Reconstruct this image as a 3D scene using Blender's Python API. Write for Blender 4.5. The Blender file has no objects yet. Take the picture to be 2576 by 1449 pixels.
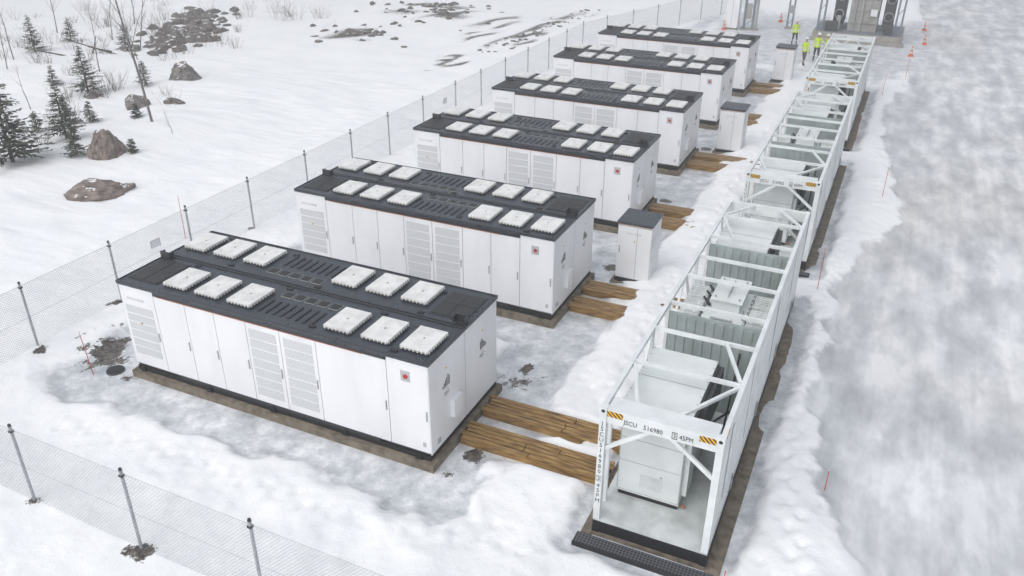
import bpy, math, random
import numpy as np
from mathutils import Vector, Matrix
random.seed(7)
SC=bpy.context.scene; COL=SC.collection

# ------------------------------------------------------------------ materials
def newmat(name):
    m=bpy.data.materials.new(name); m.use_nodes=True
    return m,m.node_tree.nodes,m.node_tree.links,m.node_tree.nodes['Principled BSDF']
def mat(name,col,rough=.5,metal=0,var=.12,scale=6,bump=0,bscale=40,spec=.5,col2=None,stretch=None,detail=6,bdist=.02):
    m,N,L,B=newmat(name)
    tc=N.new('ShaderNodeTexCoord'); no=N.new('ShaderNodeTexNoise')
    no.inputs['Scale'].default_value=scale; no.inputs['Detail'].default_value=detail
    src=tc.outputs['Object']
    if stretch:
        mp=N.new('ShaderNodeMapping'); mp.inputs['Scale'].default_value=stretch
        L.new(src,mp.inputs['Vector']); src=mp.outputs['Vector']
    L.new(src,no.inputs['Vector'])
    rp=N.new('ShaderNodeValToRGB'); L.new(no.outputs['Fac'],rp.inputs['Fac'])
    c2=col2 or tuple(c*(1-var*2.2) for c in col)
    rp.color_ramp.elements[0].position=.32; rp.color_ramp.elements[0].color=(*c2,1)
    rp.color_ramp.elements[1].position=.62; rp.color_ramp.elements[1].color=(*col,1)
    L.new(rp.outputs['Color'],B.inputs['Base Color'])
    B.inputs['Roughness'].default_value=rough; B.inputs['Metallic'].default_value=metal
    B.inputs['Specular IOR Level'].default_value=spec
    if bump:
        n2=N.new('ShaderNodeTexNoise'); n2.inputs['Scale'].default_value=bscale; n2.inputs['Detail'].default_value=5
        L.new(src,n2.inputs['Vector'])
        bp=N.new('ShaderNodeBump'); bp.inputs['Strength'].default_value=bump; bp.inputs['Distance'].default_value=bdist
        L.new(n2.outputs['Fac'],bp.inputs['Height']); L.new(bp.outputs['Normal'],B.inputs['Normal'])
    return m

M={}
M['white']=mat('white_paint',(.82,.825,.845),.42,var=.035,scale=1.3,stretch=(1,1,.35))
M['seam']=mat('seam_grey',(.22,.225,.23),.6)
M['trim']=mat('dark_trim',(.03,.034,.04),.4)
M['black']=mat('black_steel',(.016,.017,.02),.5,bump=.2)
M['orange']=mat('orange_strip',(.50,.17,.07),.5)
M['lid']=mat('vent_lid',(.80,.80,.78),.5,var=.09,scale=4,bump=.15,bscale=30)
M['flange']=mat('vent_flange',(.36,.37,.35),.5,var=.2,scale=30)
M['red']=mat('red_plastic',(.5,.02,.03),.4)
M['yellow']=mat('yellow_plastic',(.7,.42,.03),.5)
M['handle']=mat('handle_grey',(.38,.39,.40),.4)
M['label']=mat('label_grey',(.5,.51,.52),.6)
M['ink']=mat('ink_black',(.02,.02,.025),.6)
M['paper']=mat('paper_label',(.72,.73,.74),.6,var=.02)
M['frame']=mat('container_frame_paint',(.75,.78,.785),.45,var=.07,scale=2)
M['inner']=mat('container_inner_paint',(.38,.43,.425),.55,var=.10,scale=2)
M['deck']=mat('deck_paint',(.64,.67,.665),.5,var=.14,scale=2.5,bump=.1)
M['box']=mat('inverter_paint',(.74,.775,.765),.45,var=.06,scale=1.5)
M['darkgrey']=mat('dark_grey_panel',(.055,.06,.065),.5)
M['galv']=mat('galvanised_steel',(.42,.44,.46),.5,metal=.2,var=.15,scale=20)
M['steelb']=mat('painted_steel_bluegrey',(.20,.23,.27),.5,var=.1)
M['conc']=mat('foundation_beam',(.23,.195,.15),.85,var=.25,scale=5,bump=.5,bscale=30,col2=(.11,.09,.065))
M['concg']=mat('concrete',(.36,.34,.31),.85,var=.15,scale=3,bump=.3,col2=(.24,.23,.21))
M['tank']=mat('tank_beige',(.38,.375,.35),.5,var=.1,scale=1)
M['rock']=mat('rock',(.25,.225,.21),.9,scale=4.5,bump=1,bscale=6,bdist=.12,col2=(.06,.055,.053),detail=9)
M['rockr']=mat('rock_red',(.29,.235,.205),.9,scale=4.2,bump=1,bscale=6,bdist=.12,col2=(.075,.06,.055),detail=9)
M['bark']=mat('bark',(.085,.07,.06),.9,scale=8,bump=.4)
M['birch']=mat('birch_bark',(.22,.20,.19),.8,scale=14,col2=(.07,.06,.055))
M['twig']=mat('twig',(.14,.105,.085),.9)
M['needle']=mat('spruce_needles',(.085,.11,.065),.8,scale=4,col2=(.035,.052,.03))
M['needle2']=mat('spruce_needles_frosted',(.22,.24,.19),.85,scale=4,col2=(.11,.13,.09))
M['hivis']=mat('hi_vis_yellow',(.62,.82,.03),.6,var=.1)
M['refl']=mat('reflective_tape',(.65,.66,.66),.3)
M['navy']=mat('work_trousers',(.022,.026,.035),.8)
M['brownc']=mat('brown_trousers',(.13,.08,.06),.8)
M['boot']=mat('boot',(.03,.025,.02),.7)
M['skin']=mat('skin',(.5,.31,.24),.55)
M['helmet']=mat('helmet_white',(.75,.76,.76),.35)
M['cone']=mat('cone_orange',(.72,.14,.03),.5)
M['stake']=mat('stake_red',(.55,.05,.04),.5)
M['snowcap']=mat('snow_cap',(.87,.875,.885),.8,var=.02)

def wood():
    m,N,L,B=newmat('treated_timber')
    tc=N.new('ShaderNodeTexCoord'); mp=N.new('ShaderNodeMapping'); mp.inputs['Scale'].default_value=(.9,18,18)
    L.new(tc.outputs['Object'],mp.inputs['Vector'])
    n=N.new('ShaderNodeTexNoise'); n.inputs['Scale'].default_value=2.2; n.inputs['Detail'].default_value=8; L.new(mp.outputs['Vector'],n.inputs['Vector'])
    r=N.new('ShaderNodeValToRGB'); L.new(n.outputs['Fac'],r.inputs['Fac'])
    e=r.color_ramp.elements; e[0].position=.32; e[0].color=(.05,.028,.012,1); e[1].position=.68; e[1].color=(.48,.32,.12,1)
    x=r.color_ramp.elements.new(.5); x.color=(.27,.15,.045,1)
    L.new(r.outputs['Color'],B.inputs['Base Color']); B.inputs['Roughness'].default_value=.4
    return m
M['wood']=wood()

def roofmat():
    m,N,L,B=newmat('dark_wet_roof')
    tc=N.new('ShaderNodeTexCoord')
    n=N.new('ShaderNodeTexNoise'); n.inputs['Scale'].default_value=2.5; n.inputs['Detail'].default_value=6
    L.new(tc.outputs['Object'],n.inputs['Vector'])
    r=N.new('ShaderNodeValToRGB'); L.new(n.outputs['Fac'],r.inputs['Fac'])
    r.color_ramp.elements[0].position=.3; r.color_ramp.elements[0].color=(.024,.030,.040,1)
    r.color_ramp.elements[1].position=.7; r.color_ramp.elements[1].color=(.052,.061,.077,1)
    n2=N.new('ShaderNodeTexNoise'); n2.inputs['Scale'].default_value=38; n2.inputs['Detail'].default_value=3
    L.new(tc.outputs['Object'],n2.inputs['Vector'])
    r2=N.new('ShaderNodeValToRGB'); L.new(n2.outputs['Fac'],r2.inputs['Fac'])
    r2.color_ramp.elements[0].position=.60; r2.color_ramp.elements[0].color=(0,0,0,1)
    r2.color_ramp.elements[1].position=.72; r2.color_ramp.elements[1].color=(.6,.6,.6,1)
    mx=N.new('ShaderNodeMixRGB'); L.new(r2.outputs['Color'],mx.inputs[0]); L.new(r.outputs['Color'],mx.inputs[1]); mx.inputs[2].default_value=(.4,.42,.46,1)
    L.new(mx.outputs[0],B.inputs['Base Color']); 
    rr=N.new('ShaderNodeMapRange'); L.new(n.outputs['Fac'],rr.inputs[0]); rr.inputs[1].default_value=.3; rr.inputs[2].default_value=.7; rr.inputs[3].default_value=.18; rr.inputs[4].default_value=.6
    L.new(rr.outputs[0],B.inputs['Roughness'])
    bp=N.new('ShaderNodeBump'); bp.inputs['Strength'].default_value=.25; bp.inputs['Distance'].default_value=.01
    L.new(n2.outputs['Fac'],bp.inputs['Height']); L.new(bp.outputs['Normal'],B.inputs['Normal'])
    return m
M['roof']=roofmat()

def mnode(N,L,op,a,b=None):
    q=N.new('ShaderNodeMath'); q.operation=op
    for i,v in enumerate((a,b)):
        if v is None: continue
        if isinstance(v,(int,float)): q.inputs[i].default_value=v
        else: L.new(v,q.inputs[i])
    return q.outputs[0]
def perf(name,c1,c2,scale,thr=.36):
    m,N,L,B=newmat(name)
    tc=N.new('ShaderNodeTexCoord'); sp=N.new('ShaderNodeSeparateXYZ'); L.new(tc.outputs['Object'],sp.inputs[0])
    mth=lambda op,a,b=None: mnode(N,L,op,a,b)
    cell=[]
    s=mth('ADD',sp.outputs['Y'],sp.outputs['Z'])
    for o in (sp.outputs['X'],s):
        f=mth('FRACT',mth('MULTIPLY',o,scale)); cell.append(mth('ABSOLUTE',mth('SUBTRACT',f,.5)))
    hole=mth('LESS_THAN',mth('MAXIMUM',cell[0],cell[1]),thr)
    mx=N.new('ShaderNodeMixRGB'); L.new(hole,mx.inputs[0]); mx.inputs[1].default_value=(*c1,1); mx.inputs[2].default_value=(*c2,1)
    L.new(mx.outputs[0],B.inputs['Base Color']); B.inputs['Roughness'].default_value=.6
    return m
M['grille']=perf('door_grille',(.72,.73,.74),(.42,.43,.44),26,.33)
M['mesh']=perf('roof_grille',(.06,.065,.07),(.007,.008,.009),18,.38)
M['grate']=perf('step_grating',(.13,.14,.155),(.008,.008,.009),14,.36)

def hazard():
    m,N,L,B=newmat('hazard_stripes')
    tc=N.new('ShaderNodeTexCoord'); sp=N.new('ShaderNodeSeparateXYZ'); L.new(tc.outputs['Object'],sp.inputs[0])
    f=mnode(N,L,'FRACT',mnode(N,L,'MULTIPLY',mnode(N,L,'ADD',sp.outputs['X'],sp.outputs['Z']),11.0))
    d=mnode(N,L,'LESS_THAN',f,.5)
    mx=N.new('ShaderNodeMixRGB'); L.new(d,mx.inputs[0]); mx.inputs[1].default_value=(.8,.45,.03,1); mx.inputs[2].default_value=(.02,.02,.02,1)
    L.new(mx.outputs[0],B.inputs['Base Color']); return m
M['hazard']=hazard()

def chain():
    m,N,L,B=newmat('chain_link_mesh')
    B.inputs['Base Color'].default_value=(.27,.29,.31,1); B.inputs['Metallic'].default_value=.2; B.inputs['Roughness'].default_value=.5
    uv=N.new('ShaderNodeUVMap'); sp=N.new('ShaderNodeSeparateXYZ'); L.new(uv.outputs[0],sp.inputs[0])
    mth=lambda op,a,b=None: mnode(N,L,op,a,b)
    r=[]
    for op in ('ADD','SUBTRACT'):
        f=mth('FRACT',mth('MULTIPLY',mth(op,sp.outputs['X'],sp.outputs['Y']),12.0))
        r.append(mth('LESS_THAN',f,.10))
    w=mth('MAXIMUM',r[0],r[1])
    tr=N.new('ShaderNodeBsdfTransparent'); ms=N.new('ShaderNodeMixShader')
    L.new(w,ms.inputs[0]); L.new(tr.outputs[0],ms.inputs[1]); L.new(B.outputs[0],ms.inputs[2])
    L.new(ms.outputs[0],N['Material Output'].inputs['Surface']); return m
M['chain']=chain()

# ------------------------------------------------------------------ mesh builder
class MB:
    def __init__(s): s.v=[];s.f=[];s.m=[];s.mats=[]
    def mi(s,k):
        if k not in s.mats: s.mats.append(k)
        return s.mats.index(k)
    def box(s,x0,x1,y0,y1,z0,z1,k):
        b=len(s.v); s.v+=[(x0,y0,z0),(x1,y0,z0),(x1,y1,z0),(x0,y1,z0),(x0,y0,z1),(x1,y0,z1),(x1,y1,z1),(x0,y1,z1)]
        i=s.mi(k)
        for f in ((0,3,2,1),(4,5,6,7),(0,1,5,4),(1,2,6,5),(2,3,7,6),(3,0,4,7)):
            s.f.append(tuple(b+q for q in f)); s.m.append(i)
    def beam(s,p,q,w,h,k):
        p=Vector(p);q=Vector(q);d=(q-p).normalized(); up=Vector((0,0,1)) if abs(d.z)<.9 else Vector((0,1,0))
        a=d.cross(up).normalized();c=a.cross(d).normalized(); b=len(s.v); i=s.mi(k)
        for P in (p,q):
            for sa,sc in ((-1,-1),(1,-1),(1,1),(-1,1)): s.v.append(tuple(P+a*sa*w/2+c*sc*h/2))
        for f in ((0,1,2,3),(7,6,5,4),(0,4,5,1),(1,5,6,2),(2,6,7,3),(3,7,4,0)): s.f.append(tuple(b+t for t in f)); s.m.append(i)
    def cyl(s,p,q,r0,r1,k,n=8,cap=True):
        p=Vector(p);q=Vector(q);d=(q-p).normalized(); up=Vector((0,0,1)) if abs(d.z)<.9 else Vector((1,0,0))
        a=d.cross(up).normalized();c=a.cross(d).normalized(); b=len(s.v); i=s.mi(k)
        for P,r in ((p,r0),(q,r1)):
            for j in range(n):
                t=2*math.pi*j/n; s.v.append(tuple(P+a*math.cos(t)*r+c*math.sin(t)*r))
        for j in range(n): s.f.append((b+j,b+(j+1)%n,b+n+(j+1)%n,b+n+j)); s.m.append(i)
        if cap:
            s.f.append(tuple(b+j for j in range(n))[::-1]); s.m.append(i); s.f.append(tuple(b+n+j for j in range(n))); s.m.append(i)
    def face(s,pts,k):
        b=len(s.v); s.v+=[tuple(p) for p in pts]; s.f.append(tuple(range(b,b+len(pts)))); s.m.append(s.mi(k))
    def mesh(s,name,smooth=False):
        me=bpy.data.meshes.new(name); me.from_pydata(s.v,[],s.f)
        for k in s.mats: me.materials.append(M[k])
        me.polygons.foreach_set('material_index',s.m)
        if smooth: me.polygons.foreach_set('use_smooth',[True]*len(s.f))
        me.update(); return me
def ob(name,data,loc=(0,0,0),rot=0,parent=None,bevel=0,scale=None):
    o=bpy.data.objects.new(name,data); COL.objects.link(o); o.location=loc; o.rotation_euler=(0,0,rot)
    if scale: o.scale=scale
    if parent: o.parent=parent
    if bevel:
        b=o.modifiers.new('bevel','BEVEL'); b.width=bevel; b.segments=1; b.limit_method='ANGLE'; b.angle_limit=math.radians(60)
    return o
def text(body,size,loc,rot,k,parent,name,align='LEFT',sx=1):
    c=bpy.data.curves.new(name,'FONT'); c.body=body; c.size=size; c.extrude=.001; c.align_x=align; c.resolution_u=2
    c.materials.append(M[k]); o=bpy.data.objects.new(name,c); COL.objects.link(o); o.location=loc; o.rotation_euler=rot; o.scale=(sx,1,1)
    o.parent=parent; return o
H90=math.pi/2

# ------------------------------------------------------------------ ground
def vn(x,y,s):
    xi=np.floor(x).astype(np.int64); yi=np.floor(y).astype(np.int64); xf=x-xi; yf=y-yi
    def h(a,b):
        n=(a*374761393+b*668265263+s*69069)&0x7fffffff; n=((n^(n>>13))*1274126177)&0x7fffffff; n=(n^(n>>16))&0xffff
        return n/65535.
    u=xf*xf*(3-2*xf); v=yf*yf*(3-2*yf)
    return (h(xi,yi)*(1-u)+h(xi+1,yi)*u)*(1-v)+(h(xi,yi+1)*(1-u)+h(xi+1,yi+1)*u)*v
def fbm(x,y,s,o=4):
    r=0;a=.5
    for i in range(o): r=r+a*vn(x*2**i+17*i,y*2**i+9*i,s+i); a*=.5
    return r/(1-.5**o)
def sst(a,b,x):
    t=np.clip((x-a)/(b-a),0,1); return t*t*(3-2*t)
def rect(x,y,x0,x1,y0,y1):
    dx=np.maximum(np.maximum(x0-x,x-x1),0); dy=np.maximum(np.maximum(y0-y,y-y1),0); return np.hypot(dx,dy)
UY=[0,7.381,15.063,22.343,30.148,37.579]
CY=[-.396,14.53,29.652]
BK=np.array([(10.5,-12),(9.9,-1),(9.3,.8),(8.3,2.5),(7.9,4.3),(8.1,7.1),(8,9.3),(7.6,11.7),(8.1,16.7),(9.3,20.9),(9,26.3),(8.2,30.3),(8,38.2),(9.1,45.8),(10.1,58.6),(8.3,83.6),(8,200)])
FP=[]
_r=random.Random(3)
def trail(pts):
    for (a,b),(c,d) in zip(pts[:-1],pts[1:]):
        n=max(1,int(math.hypot(c-a,d-b)/.38)); 
        for i in range(n):
            t=i/n; nx_,ny_=-(d-b),(c-a); l=math.hypot(nx_,ny_)+1e-6; s=.12*(1 if i%2 else -1)+_r.uniform(-.06,.06)
            FP.append((a+(c-a)*t+nx_/l*s+_r.uniform(-.05,.05),b+(d-b)*t+ny_/l*s+_r.uniform(-.05,.05)))
trail([(8.3,-4.5),(7.9,-1),(7.5,2),(7.3,5),(7.5,8),(7.3,12),(7.6,18)]); trail([(8.8,-3),(8.1,1),(7.6,3.5),(7.4,9)]); trail([(8.0,-3),(8.4,-.5),(7.9,2.5)])
trail([(3.5,-1.5),(2.2,-1.9),(.8,-2.2),(2.4,-.8)]); trail([(2.8,3.6),(3,6),(2.6,9),(2.9,14),(2.7,20),(3,28)]); trail([(2.2,4.5),(1.4,6.3),(1.9,9.8)]); trail([(3.3,5),(3.2,10),(3.4,16)])
trail([(-9,-2.6),(-5,-2.4),(-1,-2.5),(1.5,-1.9)])
FP=np.array(FP)
def ground(x,y,prints=False):
    n1=fbm(x*.9,y*.9,1)-.5; n2=fbm(x*.12,y*.12,11)-.5; n3=fbm(x*3.4,y*3.4,21,3)-.5
    wet=np.zeros_like(x)
    for i,u in enumerate(UY):
        d=rect(x,y,-9.6,.2,u-.3,u+3.7)
        lim=1.25+1.5*n1
        w=1-sst(lim-.35,lim+.3,d); wet=np.maximum(wet,w)
        d=rect(x,y,0,.9,u+1,u+6.6); lim=.6+1.5*n1; wet=np.maximum(wet,(1-sst(lim-.3,lim+.35,d))*.9)
    d=rect(x,y,-11,-9.3,-1.0,1.6); wet=np.maximum(wet,1-sst(.2+n1,.9+n1,d))
    for c in CY:
        d=rect(x,y,4.0,6.8,c-.4,c+12.5); lim=.35+.6*n1; wet=np.maximum(wet,(1-sst(lim-.15,lim+.25,d))*.9)
    road=x-np.interp(y,BK[:,1],BK[:,0])
    rd=sst(-.35,.25,road+1.3*n1)
    d=rect(x,y,-3,9,50,64); wet=np.maximum(wet,(1-sst(-2,3,d-4+9*n1))*.75)
    snow=(1-wet)*(1-rd)
    h=.05+.20*snow*(1+.5*n1)
    h+=.07*np.exp(-((road+.8)/.6)**2)*(1+2*n1)
    md=np.exp(-((x-2.6)/.9)**2)*(y>2.7)*sst(3.6,5,y)*(y<50)
    h+=.12*md*snow*(1+1.2*n1)
    fr=rect(x,y,-6,3,-3.6,-2.4); h+=.14*(1-sst(0,1.3,fr))*snow*(1+1.2*n1)
    h+=n3*(.045*snow+.010*rd)+n1*.05*snow
    for rx in (1.6,3.4,5.6,7.4):
        q=road+.5*np.sin(y*.07+rx)-rx; h-=.04*np.exp(-(q/.28)**2)*rd*(.5+fbm(x*.3,y*.15,77))
    for i,u in enumerate(UY):
        xe=4.3 if i==0 else 1.5
        c=1-sst(0,.25,rect(x,y,0,xe,u+1.12,u+1.85)); h=h*(1-c)+.04*c
        c=1-sst(0,.25,rect(x,y,0,(2.9 if i==0 else 1.0)+.9*n1,u+2.35,u+3.05)); h=h*(1-c)+.04*c
    if prints:
        for px,py in FP:
            s=(np.abs(x-px)<.3)&(np.abs(y-py)<.3); 
            if s.any(): h[s]-=.07*np.exp(-(((x[s]-px)/.085)**2+((y[s]-py)/.13)**2))
    far=sst(0,12,-13.5-x)
    h+=far*(n2*.9+.15*n1)
    h+=sst(0,25,x-16)*n2*.3
    dirt=np.zeros_like(x)
    def pt(px,py,r,s=1):
        nonlocal dirt
        d=np.hypot(x-px,y-py)/r+2.2*n1+1.6*n3; dirt=np.maximum(dirt,(1-sst(.3,1.2,d))*s)
    for a in ((-11.1,.9,.8),(-10.5,.5,.9),(-10.6,1.9,.6),(.35,4.3,.6),(.25,4.9,.4),(-9.9,-.4,.45),(-12.6,-.5,.3),(-12.9,2.6,.25),(-13,5.9,.3),(.6,.9,.3),(.5,.0,.2),(-8.6,4.2,.6),(-9.9,5,.4),
              (-7.3,-4.95,.25),(-4.1,-4.95,.22),(-.9,-4.95,.3),(.4,12,.25),(.4,19,.25),(.3,26.6,.25),(-13,9,.2),(-13,12.3,.2)): pt(*a)
    d=np.abs(x+18.8)/1.3; m=(1-sst(.5,1.4,d+2.2*n1))*sst(40,45,y)*(1-sst(56,64,y)); dirt=np.maximum(dirt,m*.8*sst(.42,.58,fbm(x*1.5,y*.6,33)))
    for (px,py,rx,ry) in ((-31.4,43,3.2,2.6),(-31,54,4.5,5),(-20,38,1.6,3),(-36,62,5,5),(-23,50,2,5)):
        d=np.hypot((x-px)/rx,(y-py)/ry)+1.4*n1
        dirt=np.maximum(dirt,(1-sst(.7,1.1,d))*.85*sst(.45,.62,fbm(x*2.2,y*1.1,43)))
    return h,wet,rd,dirt
def axis(lo,hi,st,ext):
    c=list(np.arange(lo,hi,st)); g=st; v=hi
    up=[]
    while v<ext: up.append(v); g=min(g*1.09,20); v+=g
    g=st; v=lo-st; dn=[]
    while v>-ext: dn.append(v); g=min(g*1.09,20); v-=g
    return np.array(dn[::-1]+c+up)
gx=axis(-15,13,.08,420); gy=axis(-7,30,.08,520)
X,Y=np.meshgrid(gx,gy); xf=X.ravel(); yf=Y.ravel()
h,wet,rd,dirt=ground(xf,yf,True)
nx,ny=len(gx),len(gy)
me=bpy.data.meshes.new('snow_ground'); me.vertices.add(nx*ny); me.vertices.foreach_set('co',np.stack([xf,yf,h],1).astype(np.float32).ravel())
I=(np.arange(ny-1)[:,None]*nx+np.arange(nx-1)[None,:]).ravel()
F=np.stack([I,I+1,I+nx+1,I+nx],1).ravel().astype(np.int32)
me.loops.add(len(F)); me.loops.foreach_set('vertex_index',F); me.polygons.add(len(I))
me.polygons.foreach_set('loop_start',(np.arange(len(I))*4).astype(np.int32)); me.polygons.foreach_set('use_smooth',np.ones(len(I),bool))
me.update(calc_edges=True)
at=me.attributes.new('mask','FLOAT_COLOR','POINT'); at.data.foreach_set('color',np.stack([wet,rd,dirt,np.ones_like(h)],1).astype(np.float32).ravel())
def gmat():
    m,N,L,B=newmat('snow_ice_ground')
    at=N.new('ShaderNodeAttribute'); at.attribute_name='mask'; sp=N.new('ShaderNodeSeparateColor'); L.new(at.outputs['Color'],sp.inputs[0])
    tc=N.new('ShaderNodeTexCoord')
    def noise(sc,det=6,st=None,rough=.6,dist=0):
        n=N.new('ShaderNodeTexNoise'); n.inputs['Scale'].default_value=sc; n.inputs['Detail'].default_value=det; n.inputs['Roughness'].default_value=rough; n.inputs['Distortion'].default_value=dist
        v=tc.outputs['Object']
        if st:
            mp=N.new('ShaderNodeMapping'); mp.inputs['Scale'].default_value=st; L.new(v,mp.inputs['Vector']); v=mp.outputs['Vector']
        L.new(v,n.inputs['Vector']); return n.outputs['Fac']
    def ramp(f,a,b,ca,cb,mid=None):
        r=N.new('ShaderNodeValToRGB'); L.new(f,r.inputs['Fac']); e=r.color_ramp.elements
        e[0].position=a;e[0].color=(*ca,1);e[1].position=b;e[1].color=(*cb,1)
        if mid: q=e.new(mid[0]); q.color=(*mid[1],1)
        return r.outputs['Color']
    mth=lambda op,a,b=None: mnode(N,L,op,a,b)
    def mix(f,a,b,bt='MIX'):
        q=N.new('ShaderNodeMixRGB'); q.blend_type=bt
        for i,v in enumerate((f,a,b)):
            if isinstance(v,(int,float)): q.inputs[i].default_value=v
            else: L.new(v,q.inputs[i])
        return q.outputs[0]
    snow=ramp(noise(.5,7),.3,.6,(.86,.87,.885),(.91,.915,.92))
    ice=ramp(noise(1.5,10,None,.75),.30,.66,(.34,.36,.385),(.86,.87,.88),(.5,(.60,.62,.645)))
    slush=ramp(noise(.6,9,(1.5,.6,1),.62),.32,.62,(.50,.51,.53),(.90,.905,.915),(.48,(.68,.69,.705)))
    ruts=ramp(noise(1.1,4,(1.6,.08,1),.5),.38,.62,(.86,.865,.875),(1,1,1))
    big=ramp(noise(.16,4,(1.6,.6,1)),.35,.65,(.88,.885,.895),(1,1,1))
    tint=ramp(noise(.045,3),.42,.66,(1,1,1),(.93,.90,.86))
    sl=mix(1.0,mix(1.0,mix(1.0,slush,tint,'MULTIPLY'),big,'MULTIPLY'),ruts,'MULTIPLY')
    soil=ramp(noise(9,6),.35,.7,(.018,.015,.013),(.20,.18,.16))
    brk=noise(3.5,8,None,.65); brk2=noise(11,7,None,.75)
    def edge(mask,amt,a,b,n=brk):
        v=mth('ADD',mask,mth('MULTIPLY',mth('SUBTRACT',n,.5),amt))
        r=N.new('ShaderNodeMapRange'); r.interpolation_type='SMOOTHSTEP'; L.new(v,r.inputs[0]); r.inputs[1].default_value=a; r.inputs[2].default_value=b; return r.outputs[0]
    ew=edge(sp.outputs[0],1.0,.2,.8); er=edge(sp.outputs[1],.8,.25,.8); ed=edge(sp.outputs[2],3.0,.40,.62,brk2)
    edm=mth('MULTIPLY',ed,mth('GREATER_THAN',sp.outputs[2],.02))
    c=mix(ew,snow,ice); c=mix(er,c,sl); c=mix(edm,c,soil)
    L.new(c,B.inputs['Base Color'])
    wm=mth('MAXIMUM',ew,mth('MULTIPLY',er,.7))
    ro=N.new('ShaderNodeMapRange'); L.new(wm,ro.inputs[0]); ro.inputs[3].default_value=.75; ro.inputs[4].default_value=.32
    L.new(ro.outputs[0],B.inputs['Roughness']); B.inputs['Specular IOR Level'].default_value=.35
    bn=mth('ADD',noise(5,7,None,.6),mth('MULTIPLY',noise(26,4),.35))
    bs=N.new('ShaderNodeMapRange'); L.new(er,bs.inputs[0]); bs.inputs[3].default_value=.42; bs.inputs[4].default_value=.16
    bp=N.new('ShaderNodeBump'); bp.inputs['Distance'].default_value=.06; L.new(bs.outputs[0],bp.inputs['Strength']); L.new(bn,bp.inputs['Height']); L.new(bp.outputs['Normal'],B.inputs['Normal'])
    return m
me.materials.append(gmat()); ob('snow_ground',me)
def gz(x,y):
    return float(ground(np.array([float(x)]),np.array([float(y)]))[0][0])

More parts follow.
